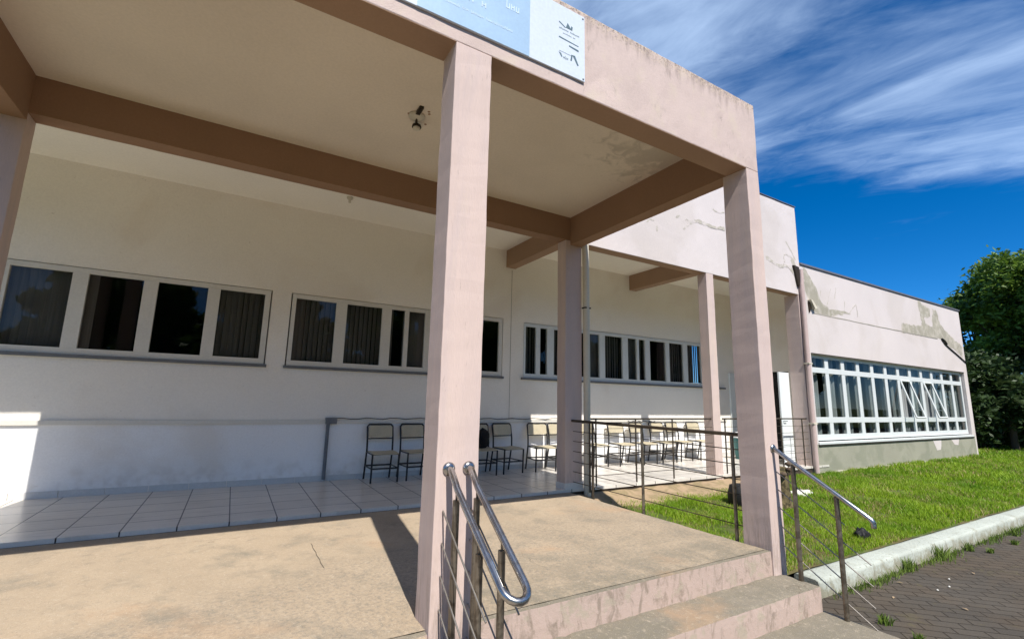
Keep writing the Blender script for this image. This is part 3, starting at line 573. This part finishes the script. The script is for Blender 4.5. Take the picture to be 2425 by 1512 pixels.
# long window
fy0, fy1 = D+.085, D+.13; c12 = [11.76+.806*i for i in range(11)]
win = MB(); xa, xb = ox0+.02, ox1-.03
win.box((xa, fy0, .60), (xb, fy1, .74)); win.box((xa, fy0, 2.60), (xb, fy1, 2.675)); win.box((xa, fy0, 1.02), (xb, fy1, 1.155)); win.box((xa, fy0, 2.235), (xb, fy1, 2.365))
for zz0, zz1 in ((.74, 1.02), (1.155, 2.235), (2.365, 2.60)):
    for c in c12: win.box((c-.085, fy0+.004, zz0), (c+.085, fy1, zz1))
    win.box((xa, fy0+.004, zz0), (xa+.06, fy1, zz1)); win.box((xb-.10, fy0+.004, zz0), (xb, fy1, zz1))
W1 = win.build('window', m_white, wing, .004)
box('sill', (ox0-.02, D-.03, .52), (ox1+.02, D+.09, .575), m_white, W1, .004); box('drip_edge', (ox0-.02, D-.032, .49), (ox1+.05, D, .519), m_dark, wing)
box('lintel_shadow', (ox0, D-.012, 2.68), (ox1, D, 2.70), m_dark, wing)  # dark strip stands in for the shadow at the top of the window recess
ex = [xa+.06]+[v for c in c12 for v in (c-.085, c+.085)]+[xb-.10]
for i in range(12):
    for zz0, zz1 in ((.74, 1.02), (1.155, 2.235), (2.365, 2.60)):
        if zz0 == 1.155 and i in (6, 8): continue
        MB().box((ex[2*i]-.004, fy0+.02, zz0-.004), (ex[2*i+1]+.004, fy0+.025, zz1+.004)).build('pane', m_glass2, W1)
for i in (6, 8):
    a, b = ex[2*i]+.01, ex[2*i+1]-.01; z1s, z0s = 2.22, 1.16; yt, ybm = fy0-.0, D-.20
    def P(x, t): return (x, yt+(ybm-yt)*t, z1s+(z0s-z1s)*t)
    s = MB()
    for (p, q) in ((P(a, 0), P(a, 1)), (P(b, 0), P(b, 1)), (P(a, 0), P(b, 0)), (P(a, 1), P(b, 1))): s.tube([p, q], .026, 4)
    sa = s.build('open_sash', m_white, W1)
    MB().add([P(a, 0), P(b, 0), P(b, 1), P(a, 1)], [(0, 1, 2, 3)]).build('pane', m_glass2, sa)
    MB().tube([(b, fy0, 1.4), P(b, .8)], .008, 6).build('stay', m_white, sa)
def curtain(x0, x1, z0, z1, y, parent):
    n = int((x1-x0)/.03); V = []
    for i in range(n+1):
        x = x0+(x1-x0)*i/n; yy = y+.035*math.sin(i*1.15+random.uniform(-.3, .3)); V += [(x, yy, z0), (x, yy+.01, z1)]
    return MB().add(V, [(2*i, 2*i+2, 2*i+3, 2*i+1) for i in range(n)], True).build('curtain', m_curtain, parent)
for (a, b) in ((10.95, 11.4), (11.75, 12.15), (12.5, 12.9), (13.35, 13.6), (13.95, 14.35), (14.85, 15.2), (15.5, 15.8), (16.1, 16.6), (16.8, 17.3), (17.5, 18.2), (18.4, 18.9), (19.1, 20.6)):
    curtain(a+.1, b+.2, .62, 2.62, D+.24, W1)
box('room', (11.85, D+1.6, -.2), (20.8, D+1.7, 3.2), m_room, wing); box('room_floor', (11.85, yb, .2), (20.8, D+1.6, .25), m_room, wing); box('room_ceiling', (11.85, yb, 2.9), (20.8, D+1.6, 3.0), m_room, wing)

# ------------------------------------------------------------------ railings
def flange(p, parent, ax='y', r=.042): return MB().lathe([(0, .022), (r*.6, .022), (r, .010), (r, 0)], p, 18, ax).build('flange', m_steel, parent)
ur = thing('handrail', 'looped double steel handrail bolted to the middle porch column beside the steps', 'handrail', (.16, -.5, -.43))
sl_ = .66; xl, xr = .085, .225
def zr(y): return .95+y*sl_
pts = [(xl, -.002, .955), (xl, -.05, .945)]+[(xl, y, zr(y)) for y in (-.15, -.35, -.55, -.72)]
cxm, rr = (xl+xr)/2, (xr-xl)/2
for a in range(9): t = math.pi*a/8; y = -.72-rr*math.sin(t)*1.0; pts.append((cxm-rr*math.cos(t), y, zr(y)))
pts += [(xr, y, zr(y)) for y in (-.55, -.35, -.15)]+[(xr, -.05, .945), (xr, -.002, .955)]
MB().tube(pts, .0215, 16).build('rail', m_steel, ur)
flange((xl, 0, .955), ur); flange((xr, 0, .955), ur)
for x in (xl, xr):
    for y in (-.14, -.47):
        ps_ = MB().tube([(x, y, -.5), (x, y, zr(y)-.07)], .0215, 14).build('post', m_post, ur)
        MB().tube([(x, y, zr(y)-.07), (x, y+.0, zr(y)-.012)], .007, 8).build('bracket', m_post, ps_)
for x in (xl-.028, xr+.028):
    for k in range(5):
        z0 = .70-.19*k
        MB().tube([(x, -.004, z0), (x, -.62, z0-.62*sl_)], .0055, 8).build('rod', m_rod, ur)
sr = thing('stair_railing', 'sloping steel stair railing at the right end of the steps beside the lawn', 'railing', (3.66, -.4, -.43))
xs_ = 3.66
MB().tube([(xs_, -.002, .97), (xs_, -.05, .945), (xs_, -.2, .845), (xs_, -.55, .625), (xs_, -.82, .455), (xs_, -.835, .43), (xs_, -.835, .39)], .0215, 14).build('rail', m_steel, sr)
flange((xs_, 0, .97), sr)
for y, zb_ in ((-.19, -.25), (-.56, -.5)): MB().tube([(xs_, y, zb_), (xs_, y, .97+y*.63-.02)], .021, 14).build('post', m_post, sr)
for k in range(5):
    z0 = .74-.17*k; MB().tube([(xs_+.02, -.01, z0), (xs_+.02, -.60 if k < 1 else -.78, z0-(.60 if k < 1 else .78)*.63)], .0055, 8).build('rod', m_rod, sr)
pr_ = thing('porch_railing', 'level dark steel railing along the right edge of the porch floor', 'railing', (3.57, 1.6, 0))
xp = 3.575
MB().tube([(xp, D-.0, 1.095), (xp, .30, 1.085)], .021, 12).build('rail', m_darkrail, pr_)
for y in (2.72, 1.72, .40): MB().tube([(xp, y, -.16), (xp, y, 1.08)], .019, 12).build('post', m_post if y < 2 else m_darkrail, pr_)
for k in range(6): MB().tube([(xp+.024, D, .93-.155*k), (xp+.024, .29, .925-.155*k)], .0055, 8).build('rod', m_darkrail, pr_)
MB().tube([(3.83, D-.13, .0), (3.83, D-.13, 1.1)], .016, 10).build('post', m_darkrail, pr_)
def crail(x0, x1, posts, label):
    t = thing('corridor_railing', label, 'railing', ((x0+x1)/2, D+.06, .05), 'railings along the corridor edge'); y = D+.06
    MB().tube([(x0, y, 1.12), (x1, y, 1.12)], .016, 10).build('rail', m_darkrail, t)
    for x in posts: MB().tube([(x, y, .04), (x, y, 1.11)], .014, 10).build('post', m_darkrail, t)
    for k in range(6): MB().tube([(x0, y-.018, .96-.15*k), (x1, y-.018, .96-.15*k)], .0045, 6).build('rod', m_darkrail, t)
crail(3.98, 7.09, (4.12, 5.03, 5.97), 'thin dark corridor railing left of the slim pink column, behind the porch railing')
crail(7.45, 10.56, (7.52, 8.5, 9.5, 10.36), 'thin dark corridor railing at the far end beside the white door')

# ------------------------------------------------------------------ chairs
def chair():
    t = thing('school_chair', 'x', 'chair', (0, 0, 0), 'school chairs lined up along the corridor wall')
    w = .215
    for s in (-1, 1):
        MB().tube([(s*w, .02, 0), (s*w, -.0, .44)], .0155, 8).build('leg', m_black, t)
        MB().tube([(s*w, .50, 0), (s*w, .40, .46), (s*w, .405, .62), (s*w, .46, .86)], .0155, 8).build('leg', m_black, t)
    f = MB()
    for s in (-1, 1): f.tube([(s*w, 0, .44), (s*w, .40, .445)], .011, 8); f.tube([(s*w, .008, .22), (s*w, .455, .22)], .010, 8)
    f.tube([(-w, .008, .22), (w, .008, .22)], .013, 8); f.tube([(-w, .455, .22), (w, .455, .22)], .013, 8); f.tube([(-w, .0, .44), (w, .0, .44)], .011, 8); f.tube([(-w, .425, .66), (w, .425, .66)], .010, 8)
    f.tube([(-w, .46, .86), (-w+.03, .467, .89), (w-.03, .467, .89), (w, .46, .86)], .0155, 8)
    f.build('frame', m_black, t)
    seat = MB(); bk = MB(); n = 8
    V = []; 
    for i in range(n+1):
        x = -.205+.41*i/n; c = .008*(1-(2*i/n-1)**2)
        V += [(x, -.025, .462-c-.008), (x, .15, .468-c), (x, .38, .466-c), (x, -.025, .450-c-.008), (x, .15, .454-c), (x, .38, .452-c)]
    F = []
    for i in range(n):
        a, b = 6*i, 6*(i+1); F += [(a, b, b+1, a+1), (a+1, b+1, b+2, a+2), (a+3, a+4, b+4, b+3), (a+4, a+5, b+5, b+4), (a, a+3, b+3, b), (a+2, b+2, b+5, a+5)]
    F += [(0, 1, 4, 3), (1, 2, 5, 4), (6*n, 6*n+3, 6*n+4, 6*n+1), (6*n+1, 6*n+4, 6*n+5, 6*n+2)]
    seat.add(V, F).build('seat', m_seat, t)
    V = []
    for i in range(n+1):
        x = -.2+.4*i/n; c = .03*(1-(2*i/n-1)**2); e = .02 if i in (0, n) else 0
        V += [(x, .405+c, .675+e), (x, .435+c, .875-e), (x, .417+c, .675+e), (x, .447+c, .875-e)]
    F = []
    for i in range(n):
        a, b = 4*i, 4*(i+1); F += [(a, b, b+1, a+1), (a+2, a+3, b+3, b+2), (a+1, b+1, b+3, a+3), (a, a+2, b+2, b)]
    F += [(0, 1, 3, 2), (4*n, 4*n+2, 4*n+3, 4*n+1)]
    bk.add(V, F).build('backrest', m_seat, t)
    return t
ch0 = chair(); kids = list(ch0.children)
spots = [(1.06, 'leftmost school chair, standing next to the grey wall conduit', 0), (1.69, 'second school chair from the left, partly hidden by the middle porch column', 2),
 (2.92, 'school chair with a black bag on it, just right of the middle porch column', -1), (3.50, 'shaded school chair right of the one holding the black bag', 3), (4.18, 'half sunlit school chair just left of the rear pink column', -6),
 (4.80, 'sunlit school chair largely hidden behind the left side of the rear pink column', 2), (5.62, 'sunlit chair nearest the right side of the cream downpipe, behind the railing', 4), (6.35, 'second sunlit chair right of the cream downpipe, behind the railing', -3), (7.06, 'third sunlit chair right of the cream downpipe, behind the railing', 5),
 (7.75, 'fourth sunlit chair right of the cream downpipe, behind the railing', -2), (8.36, 'fifth sunlit chair right of the cream downpipe, behind the railing', 3), (9.02, 'sixth sunlit chair right of the cream downpipe, left of the slim column', -4)]
for i, (x, lab, rz) in enumerate(spots):
    if i == 0: c = ch0
    else:
        c = ch0.copy(); COL.objects.link(c)
        for k in kids: q = k.copy(); COL.objects.link(q); q.parent = c
    c.location = (x+random.uniform(-.03, .03), 4.88+random.uniform(-.05, .04), .05); rz += random.uniform(-4, 4); c.rotation_euler = (0, 0, R(rz)); c['label'] = lab
# black bag
def blob(name, c, r, m, amp=.25, sub=3, fr=4, **k):
    bm = bmesh.new(); bmesh.ops.create_icosphere(bm, subdivisions=sub, radius=1)
    for v in bm.verts:
        d = 1+amp*noise.noise(v.co*fr*.5+Vector(c)) ; v.co = Vector((v.co.x*r[0]*d, v.co.y*r[1]*d, v.co.z*r[2]*d))
    me = bpy.data.meshes.new(name); bm.to_mesh(me); bm.free(); me.materials.append(m)
    for p in me.polygons: p.use_smooth = True
    o = bpy.data.objects.new(name, me); COL.objects.link(o); o.location = c; ROOT[o.name] = tuple(c); tag(o, **k); return o
bg_ = blob('backpack', (2.93, 5.12, .66), (.15, .10, .19), m_bag, .35, label='black backpack resting on a school chair seat beside the middle column', cat='bag')
s = MB().tube([(2.87, 5.03, .80), (2.84, 4.99, .70), (2.87, 5.02, .56)], .012, 6).build('strap', m_bag, bg_); s.location = (0, 0, 0)
# waste bin
bn = thing('waste_bin', 'teal bin with white lid by the corridor end, left of the right porch column', 'bin', (10.2, 4.75, .05))
MB().lathe([(.0, 0), (.14, 0), (.19, .5), (.19, .52)], (10.2, 4.75, .055), 18).build('body', m_teal, bn); MB().lathe([(.2, .52), (.2, .56), (.12, .66), (.0, .68)], (10.2, 4.75, .055), 18).build('lid', m_lid, bn)

# ------------------------------------------------------------------ ceiling fittings
lf = thing('ceiling_lamp', 'broken old lamp fitting hanging from the porch ceiling near the middle column', 'lamp', (.33, 1.85, ZC))
MB().lathe([(.0, 0), (.09, 0), (.09, -.02), (.05, -.035), (.0, -.035)], (.29, 1.80, ZC), 20).build('base', m_lamp, lf)
MB().box((.255, 1.60, ZC-.03), (.30, 1.74, ZC)).build('terminal_box', m_fix, lf)
MB().tube([(.29, 1.80, ZC-.02), (.305, 1.86, ZC-.04), (.32, 1.90, ZC-.05)], .014, 8).build('arm', m_fix, lf)
MB().lathe([(.0, 0), (.03, 0), (.05, -.015), (.054, -.04), (.03, -.045)], (.325, 1.90, ZC-.04), 16).build('socket', m_fix, lf)
MB().lathe([(.04, -.04), (.042, -.06), (.02, -.075), (.0, -.078)], (.325, 1.90, ZC-.04), 16).build('bulb_cover', m_lamp, lf)
for (x, y) in ((.20, 1.81), (.43, 1.91), (.38, 1.66), (.40, 1.70)): MB().lathe([(0, -.006), (.014, -.004), (.016, 0)], (x, y, ZC), 10).build('plug', m_soffit, lf)
l2 = thing('corridor_lamp', 'tiny bare lamp socket on the pale corridor ceiling behind the brown beam', 'lamp', (.12, 4.5, ZC))
MB().lathe([(0, 0), (.05, 0), (.045, -.03), (.0, -.03)], (.12, 4.5, ZC+.01), 14).build('base', m_lamp, l2); MB().lathe([(.022, -.03), (.02, -.09), (.0, -.1)], (.12, 4.5, ZC+.01), 12).build('socket', m_lamp, l2)

# ------------------------------------------------------------------ plants
def leaves(C_, size, n, spread, flat=0., asp=.45):
    """leaf quads around centres C_ (k,3): returns V,F"""
    k = len(C_); idx = rng.integers(0, k, n); P = C_[idx]+rng.normal(0, 1, (n, 3))*spread
    a = rng.normal(0, 1, (n, 3)); a[:, 2] = a[:, 2]*.6-.25; a /= np.linalg.norm(a, axis=1)[:, None]
    b = rng.normal(0, 1, (n, 3)); b[:, 2] *= (1-flat); b -= a*(a*b).sum(1)[:, None]; b /= np.linalg.norm(b, axis=1)[:, None]
    s = size*rng.uniform(.6, 1.3, n)[:, None]
    V = np.stack([P-a*s*.5, P+b*s*asp*.5, P+a*s*.5, P-b*s*asp*.5], 1).reshape(-1, 3)
    return V, np.arange(4*n).reshape(n, 4)
def tree(x, y, h, r, label, name='broadleaf_tree', nl=16000, ls=.24, m=m_leaf, trunk_h=2.4, gz=-.25, lobes=26, squash=.85, low=.25, group='trees beyond the building', cat='tree'):
    t = thing(name, label, cat, (x, y, gz), group); tk = MB(); base = Vector((x, y, gz-.1)); top = Vector((x+random.uniform(-.2, .2), y, gz+trunk_h))
    tk.tube([base, base.lerp(top, .5)+Vector((.08, 0, 0)), top], .055*h*.6, 9, True, .03*h*.6)
    cen = Vector((x, y, gz+h-r*squash)); C_ = []
    for i in range(lobes):
        th = random.uniform(0, 2*math.pi); ph = random.uniform(-low, 1); q = random.uniform(.55, .95)
        cs = math.sqrt(max(0, 1-ph*ph)); p = cen+Vector((math.cos(th)*cs*r*q, math.sin(th)*cs*r*q, ph*r*squash*q)); 
        tk.tube([top, top.lerp(p, .5)+Vector((0, 0, -.15)), p], .09, 5, False, .02)
        lr = r*random.uniform(.2, .36); m_ = 34
        d = rng.normal(0, 1, (m_, 3)); d /= np.linalg.norm(d, axis=1)[:, None]
        C_.append(np.array(p)+d*lr*rng.uniform(.55, 1., (m_, 1))*np.array([1, 1, .75]))
    tk.build('trunk', m_bark, t); C_ = np.concatenate(C_); V, F = leaves(C_, ls, nl, .16)
    mesh_np('crown', V, F, m, t); return t
tree(28.8, 2.45, 8.9, 3.1, 'large dense glossy green tree directly beyond the far end of the classroom wing', nl=75000, ls=.22, lobes=60, low=.75)
tree(33.5, 2.5, 8.6, 3.3, 'big green tree farther right, cut off by the right edge of the photo', nl=40000, ls=.26, lobes=50, low=.8)
tree(36.0, 6.6, 8.2, 3.0, 'dark tree deep behind the classroom wing roof corner', nl=22000, ls=.3, lobes=40, low=.8)
def shrub(x, y, h, r, label, nl=9000):
    t = thing('shrub', label, 'shrub', (x, y, -.2), 'dark shrubs under the trees'); st = MB()
    C_ = []
    for i in range(16):
        th = random.uniform(0, 6.28); q = random.uniform(.1, .9)*r; z = random.uniform(.1, 1)*h-.2; p = (x+math.cos(th)*q, y+math.sin(th)*q, z); st.tube([(x, y, -.25), p], .03, 4, False)
        d = rng.normal(0, 1, (14, 3)); C_.append(np.array(p)+d*.3)
    st.build('stem', m_bark, t); V, F = leaves(np.concatenate(C_), .22, nl, .16); mesh_np('foliage', V, F, m_leaf2, t)
shrub(24.9, 4.1, 3.8, 1.5, 'dark bushy shrub beside the palm trunk', 14000); shrub(24.6, 5.3, 3.3, 1.5, 'dark shrub tucked against the far end of the classroom wing', 12000); shrub(26.6, 2.7, 2.4, 1.7, 'dark shrub below the palm fronds at the lawn edge', 12000)
shrub(29.5, 1.6, 3.0, 2.0, 'dark shrub at the right edge of the photo under the tree', 12000); shrub(28.0, 4.8, 3.6, 2.2, 'tall dark shrub in the shade under the big tree', 14000)
# palm in front of the shrubs
pm = thing('palm', 'small spiky palm with pale frond ribs in front of the dark trees', 'palm', (25.3, 3.3, -.2)); pc = Vector((25.3, 3.3, 2.0))
MB().tube([(25.3, 3.3, -.3), (25.27, 3.3, .8), pc], .13, 9, True, .09).build('trunk', m_bark, pm)
for i in range(30):
    th = i*2.399; e = random.uniform(-.15, 1.25); L_ = random.uniform(1.2, 1.7); d = Vector((math.cos(th)*math.cos(e), math.sin(th)*math.cos(e), math.sin(e)))
    rib = [pc+d*L_*s_+Vector((0, 0, -.9*s_*s_*math.cos(e)*.8)) for s_ in (0, .2, .4, .6, .8, 1)]; f = MB().tube(rib, .014, 4, False, .004)
    side = d.cross(Vector((0, 0, 1))).normalized()
    for j in range(4, 30):
        s_ = j/30; k = s_*5; a = int(k); p = rib[a].lerp(rib[min(a+1, 5)], k-a); tg = (rib[min(a+1, 5)]-rib[a]).normalized(); ll = .42*math.sin(math.pi*min(1, s_*.9+.1))+.06
        for sd in (-1, 1):
            q = p+(side*sd*.75+tg*.6).normalized()*ll+Vector((0, 0, -.1*ll)); f.add([p-tg*.018, q, p+tg*.018], [(0, 1, 2)])
    f.build('frond', m_palm, pm)
# trees across the road, seen only as reflections in the glass
for i, x in enumerate(range(-24, 49, 8)):
    tree(x, -20+random.uniform(-2, 1), random.uniform(8.6, 9.8), 4.8, ['leftmost', 'second', 'third', 'fourth', 'fifth', 'sixth', 'seventh', 'eighth', 'ninth', 'rightmost'][i]+' of the trees across the road behind the viewer, mirrored in the windows', nl=9000, ls=.85, gz=G, lobes=30, low=.95, group='trees across the road')
# grass blades
def blades(name, x, y, z, h, w, m, **k):
    n = len(x); an = rng.uniform(0, 2*np.pi, n); dx, dy = np.cos(an)*w, np.sin(an)*w; le = rng.normal(0, .35, (n, 2))*h[:, None]
    V = np.empty((n, 5, 3)); V[:, 0] = np.stack([x-dx, y-dy, z], 1); V[:, 1] = np.stack([x+dx, y+dy, z], 1)
    mx_, my_ = x+le[:, 0]*.4, y+le[:, 1]*.4; V[:, 2] = np.stack([mx_+dx*.8, my_+dy*.8, z+h*.6], 1); V[:, 3] = np.stack([mx_-dx*.8, my_-dy*.8, z+h*.6], 1)
    V[:, 4] = np.stack([x+le[:, 0], y+le[:, 1], z+h], 1); b = (np.arange(n)*5)[:, None]
    F = np.concatenate([b+np.array([[0, 1, 2]]), b+np.array([[0, 2, 3]]), b+np.array([[3, 2, 4]])]); o = mesh_np(name, V.reshape(-1, 3), F, m); tag(o, **k); return o
def nzv(x, y, s, off=0.): return np.array([noise.noise(Vector((a*s, b*s, off))) for a, b in zip(x, y)])
GX, GY, GH, GW = [], [], [], []
def patchg(x0, x1, y0, y1, n, h, w, thin=None):
    x = rng.uniform(x0, x1, n); y = rng.uniform(y0, y1, n); q = nzv(x, y, 1.6, 4.); keep = rng.uniform(0, 1, n) < np.clip(.85+q*1.3, .15, 1)
    if thin: keep &= ~thin(x, y, rng.uniform(0, 1, n))
    x, y, q = x[keep], y[keep], q[keep]; GX.append(x); GY.append(y); GH.append(h*rng.uniform(.5, 1.25, len(x))*(1+.5*q)); GW.append(np.full(len(x), w))
patchg(3.62, 8.2, .085, 2.95, 76000, .055, .0037, lambda x, y, u: ((y > 2.62) & (u < .55)) | ((x < 5.6) & (y < 1.5) & (u < .45)) | ((x < 4.4) & (y > 1.9) & (u < .8)))
patchg(8.0, 13, .085, 3.2, 46000, .085, .006); patchg(13, 27, .085, 3.22, 52000, .11, .010); patchg(21.0, 34, -.0, 7, 22000, .14, .016)
gx, gy, gh, gw = map(np.concatenate, (GX, GY, GH, GW)); gz_ = np.array([lawnz(a, b) for a, b in zip(gx, gy)])-.004
blades('grass', gx, gy, gz_, gh, gw, m_grass, kind='stuff')
# grass growing along the foot of the kerb and in the paving joints
n = 5200; x = 4.1+rng.power(.8, n)*20; dens = nzv(x, x*0, 1.1, 9.); y = -.19-np.abs(rng.normal(0, .035, n))*(1+2.2*np.clip(dens+.1, 0, 1)); k = rng.uniform(0, 1, n) < np.clip(.55+dens*1.6, .05, 1)
x, y = x[k], y[k]; blades('kerb_grass', x, y, np.full(len(x), G), rng.uniform(.02, .085, len(x)), np.full(len(x), .004), m_weed, kind='stuff')
def weed(x, y, z, h, label, n=60):
    t = []; 
    xx = x+rng.normal(0, h*.3, n); yy = y+rng.normal(0, h*.2, n); o = blades('weed', xx-x, yy-y, np.zeros(n), rng.uniform(.4, 1, n)*h, np.full(n, .006), m_weed, label=label, cat='weed', group='weeds along the kerb and paving'); o.location = (x, y, z)
    return o
for (x, y, h, l) in ((5.85, -.22, .17, 'tall leafy weed against the white kerb face near the stair railing'), (6.75, -.23, .2, 'tallest bushy weed growing at the kerb foot'), (7.6, -.25, .13, 'low round weed right of the tallest kerb weed'), (7.75, -.42, .07, 'flat bright green weed out on the pavers'), (8.6, -.45, .08, 'weed patch on the pavers near the right edge'), (9.3, -.3, .14, 'thick weed at the kerb foot near the right edge'), (3.95, -.72, .1, 'small weed beside the lowest step corner'), (3.85, -1.0, .07, 'tiny weed at the bottom right of the steps')):
    weed(x, y, G, h, l)
# pebbles, tub, stump, stone
tb = MB().lathe([(0, 0), (.17, 0), (.20, .06), (.205, .2), (.17, .34), (.12, .36), (.11, .30), (0, .29)], (6.18, 2.1, -.24), 22).build('plant_tub', m_tub, None, loc=(6.18, 2.1, -.24), props=dict(label='black rubber tub on the grass left of the right porch column', cat='tub'))
stp = thing('tree_stump', 'rough mossy stump on the lawn seen right of the right porch column', 'stump', (6.62, 1.75, -.25)); bm_ = MB()
bm_.lathe([(.24, 0), (.19, .12), (.17, .4), (.18, .62), (.15, .70), (0, .72)], (6.62, 1.75, -.28), 18); st_ = bm_.build('bark', mat('mossy_bark', (.14, .11, .055), .95, .4, 9, 1., 20, col2=(.05, .04, .02), cscale=14), stp)
for v in st_.data.vertices: v.co += Vector((noise.noise(v.co*14), noise.noise(v.co*14+Vector((5, 0, 0))), 0))*.05
for k in range(9):
    a = k*.7; MB().lathe([(0, .05), (.05, .03), (.06, 0), (0, -.04)], (6.62+.2*math.cos(a), 1.75+.2*math.sin(a), -.1+.07*k), 7).build('frond_stub', m_bark, stp)
blob('stone', (8.15, 2.2, -.19), (.30, .16, .05), m_stone, .5, label='flat white stone lying in the grass behind the stair railing', cat='stone')
blob('trash_bag', (6.05, .33, -.24), (.11, .08, .09), m_tub, .8, 3, 6, label='crumpled black bag on the grass near the kerb', cat='bag')
for i, (x, y, l) in enumerate(((5.36, -.63, 'white pebble on the pavers, the lowest of three'), (5.60, -.65, 'white pebble on the pavers, right of the lowest one'), (5.89, -.56, 'white pebble on the pavers farthest from the steps'))):
    blob('pebble', (x, y, G+.012), (.012, .010, .008), m_stone, .3, 2, label=l, cat='pebble', group='white pebbles on the paving')
for i, (x, y, rz) in enumerate(((4.7, -.5, .3), (5.0, -.95, 1.2), (5.25, -.35, 2.), (6.4, -.62, .7))):
    dl_ = ['nearest the stair railing', 'lying farthest out on the pavers', 'close to the kerb left of the pebbles', 'right of the three pebbles'][i]
    lf_ = MB().add([(-.03, 0, .004), (0, .014, .010), (.035, 0, .005), (0, -.014, .010)], [(0, 3, 2), (0, 2, 1)]).build('dry_leaf', m_dirt, None, props=dict(label='small dry brown leaf on the pavers, '+dl_, cat='leaf', group='dry leaves on the paving')); lf_.location = (x, y, G+.008); lf_.rotation_euler = (0, 0, rz)
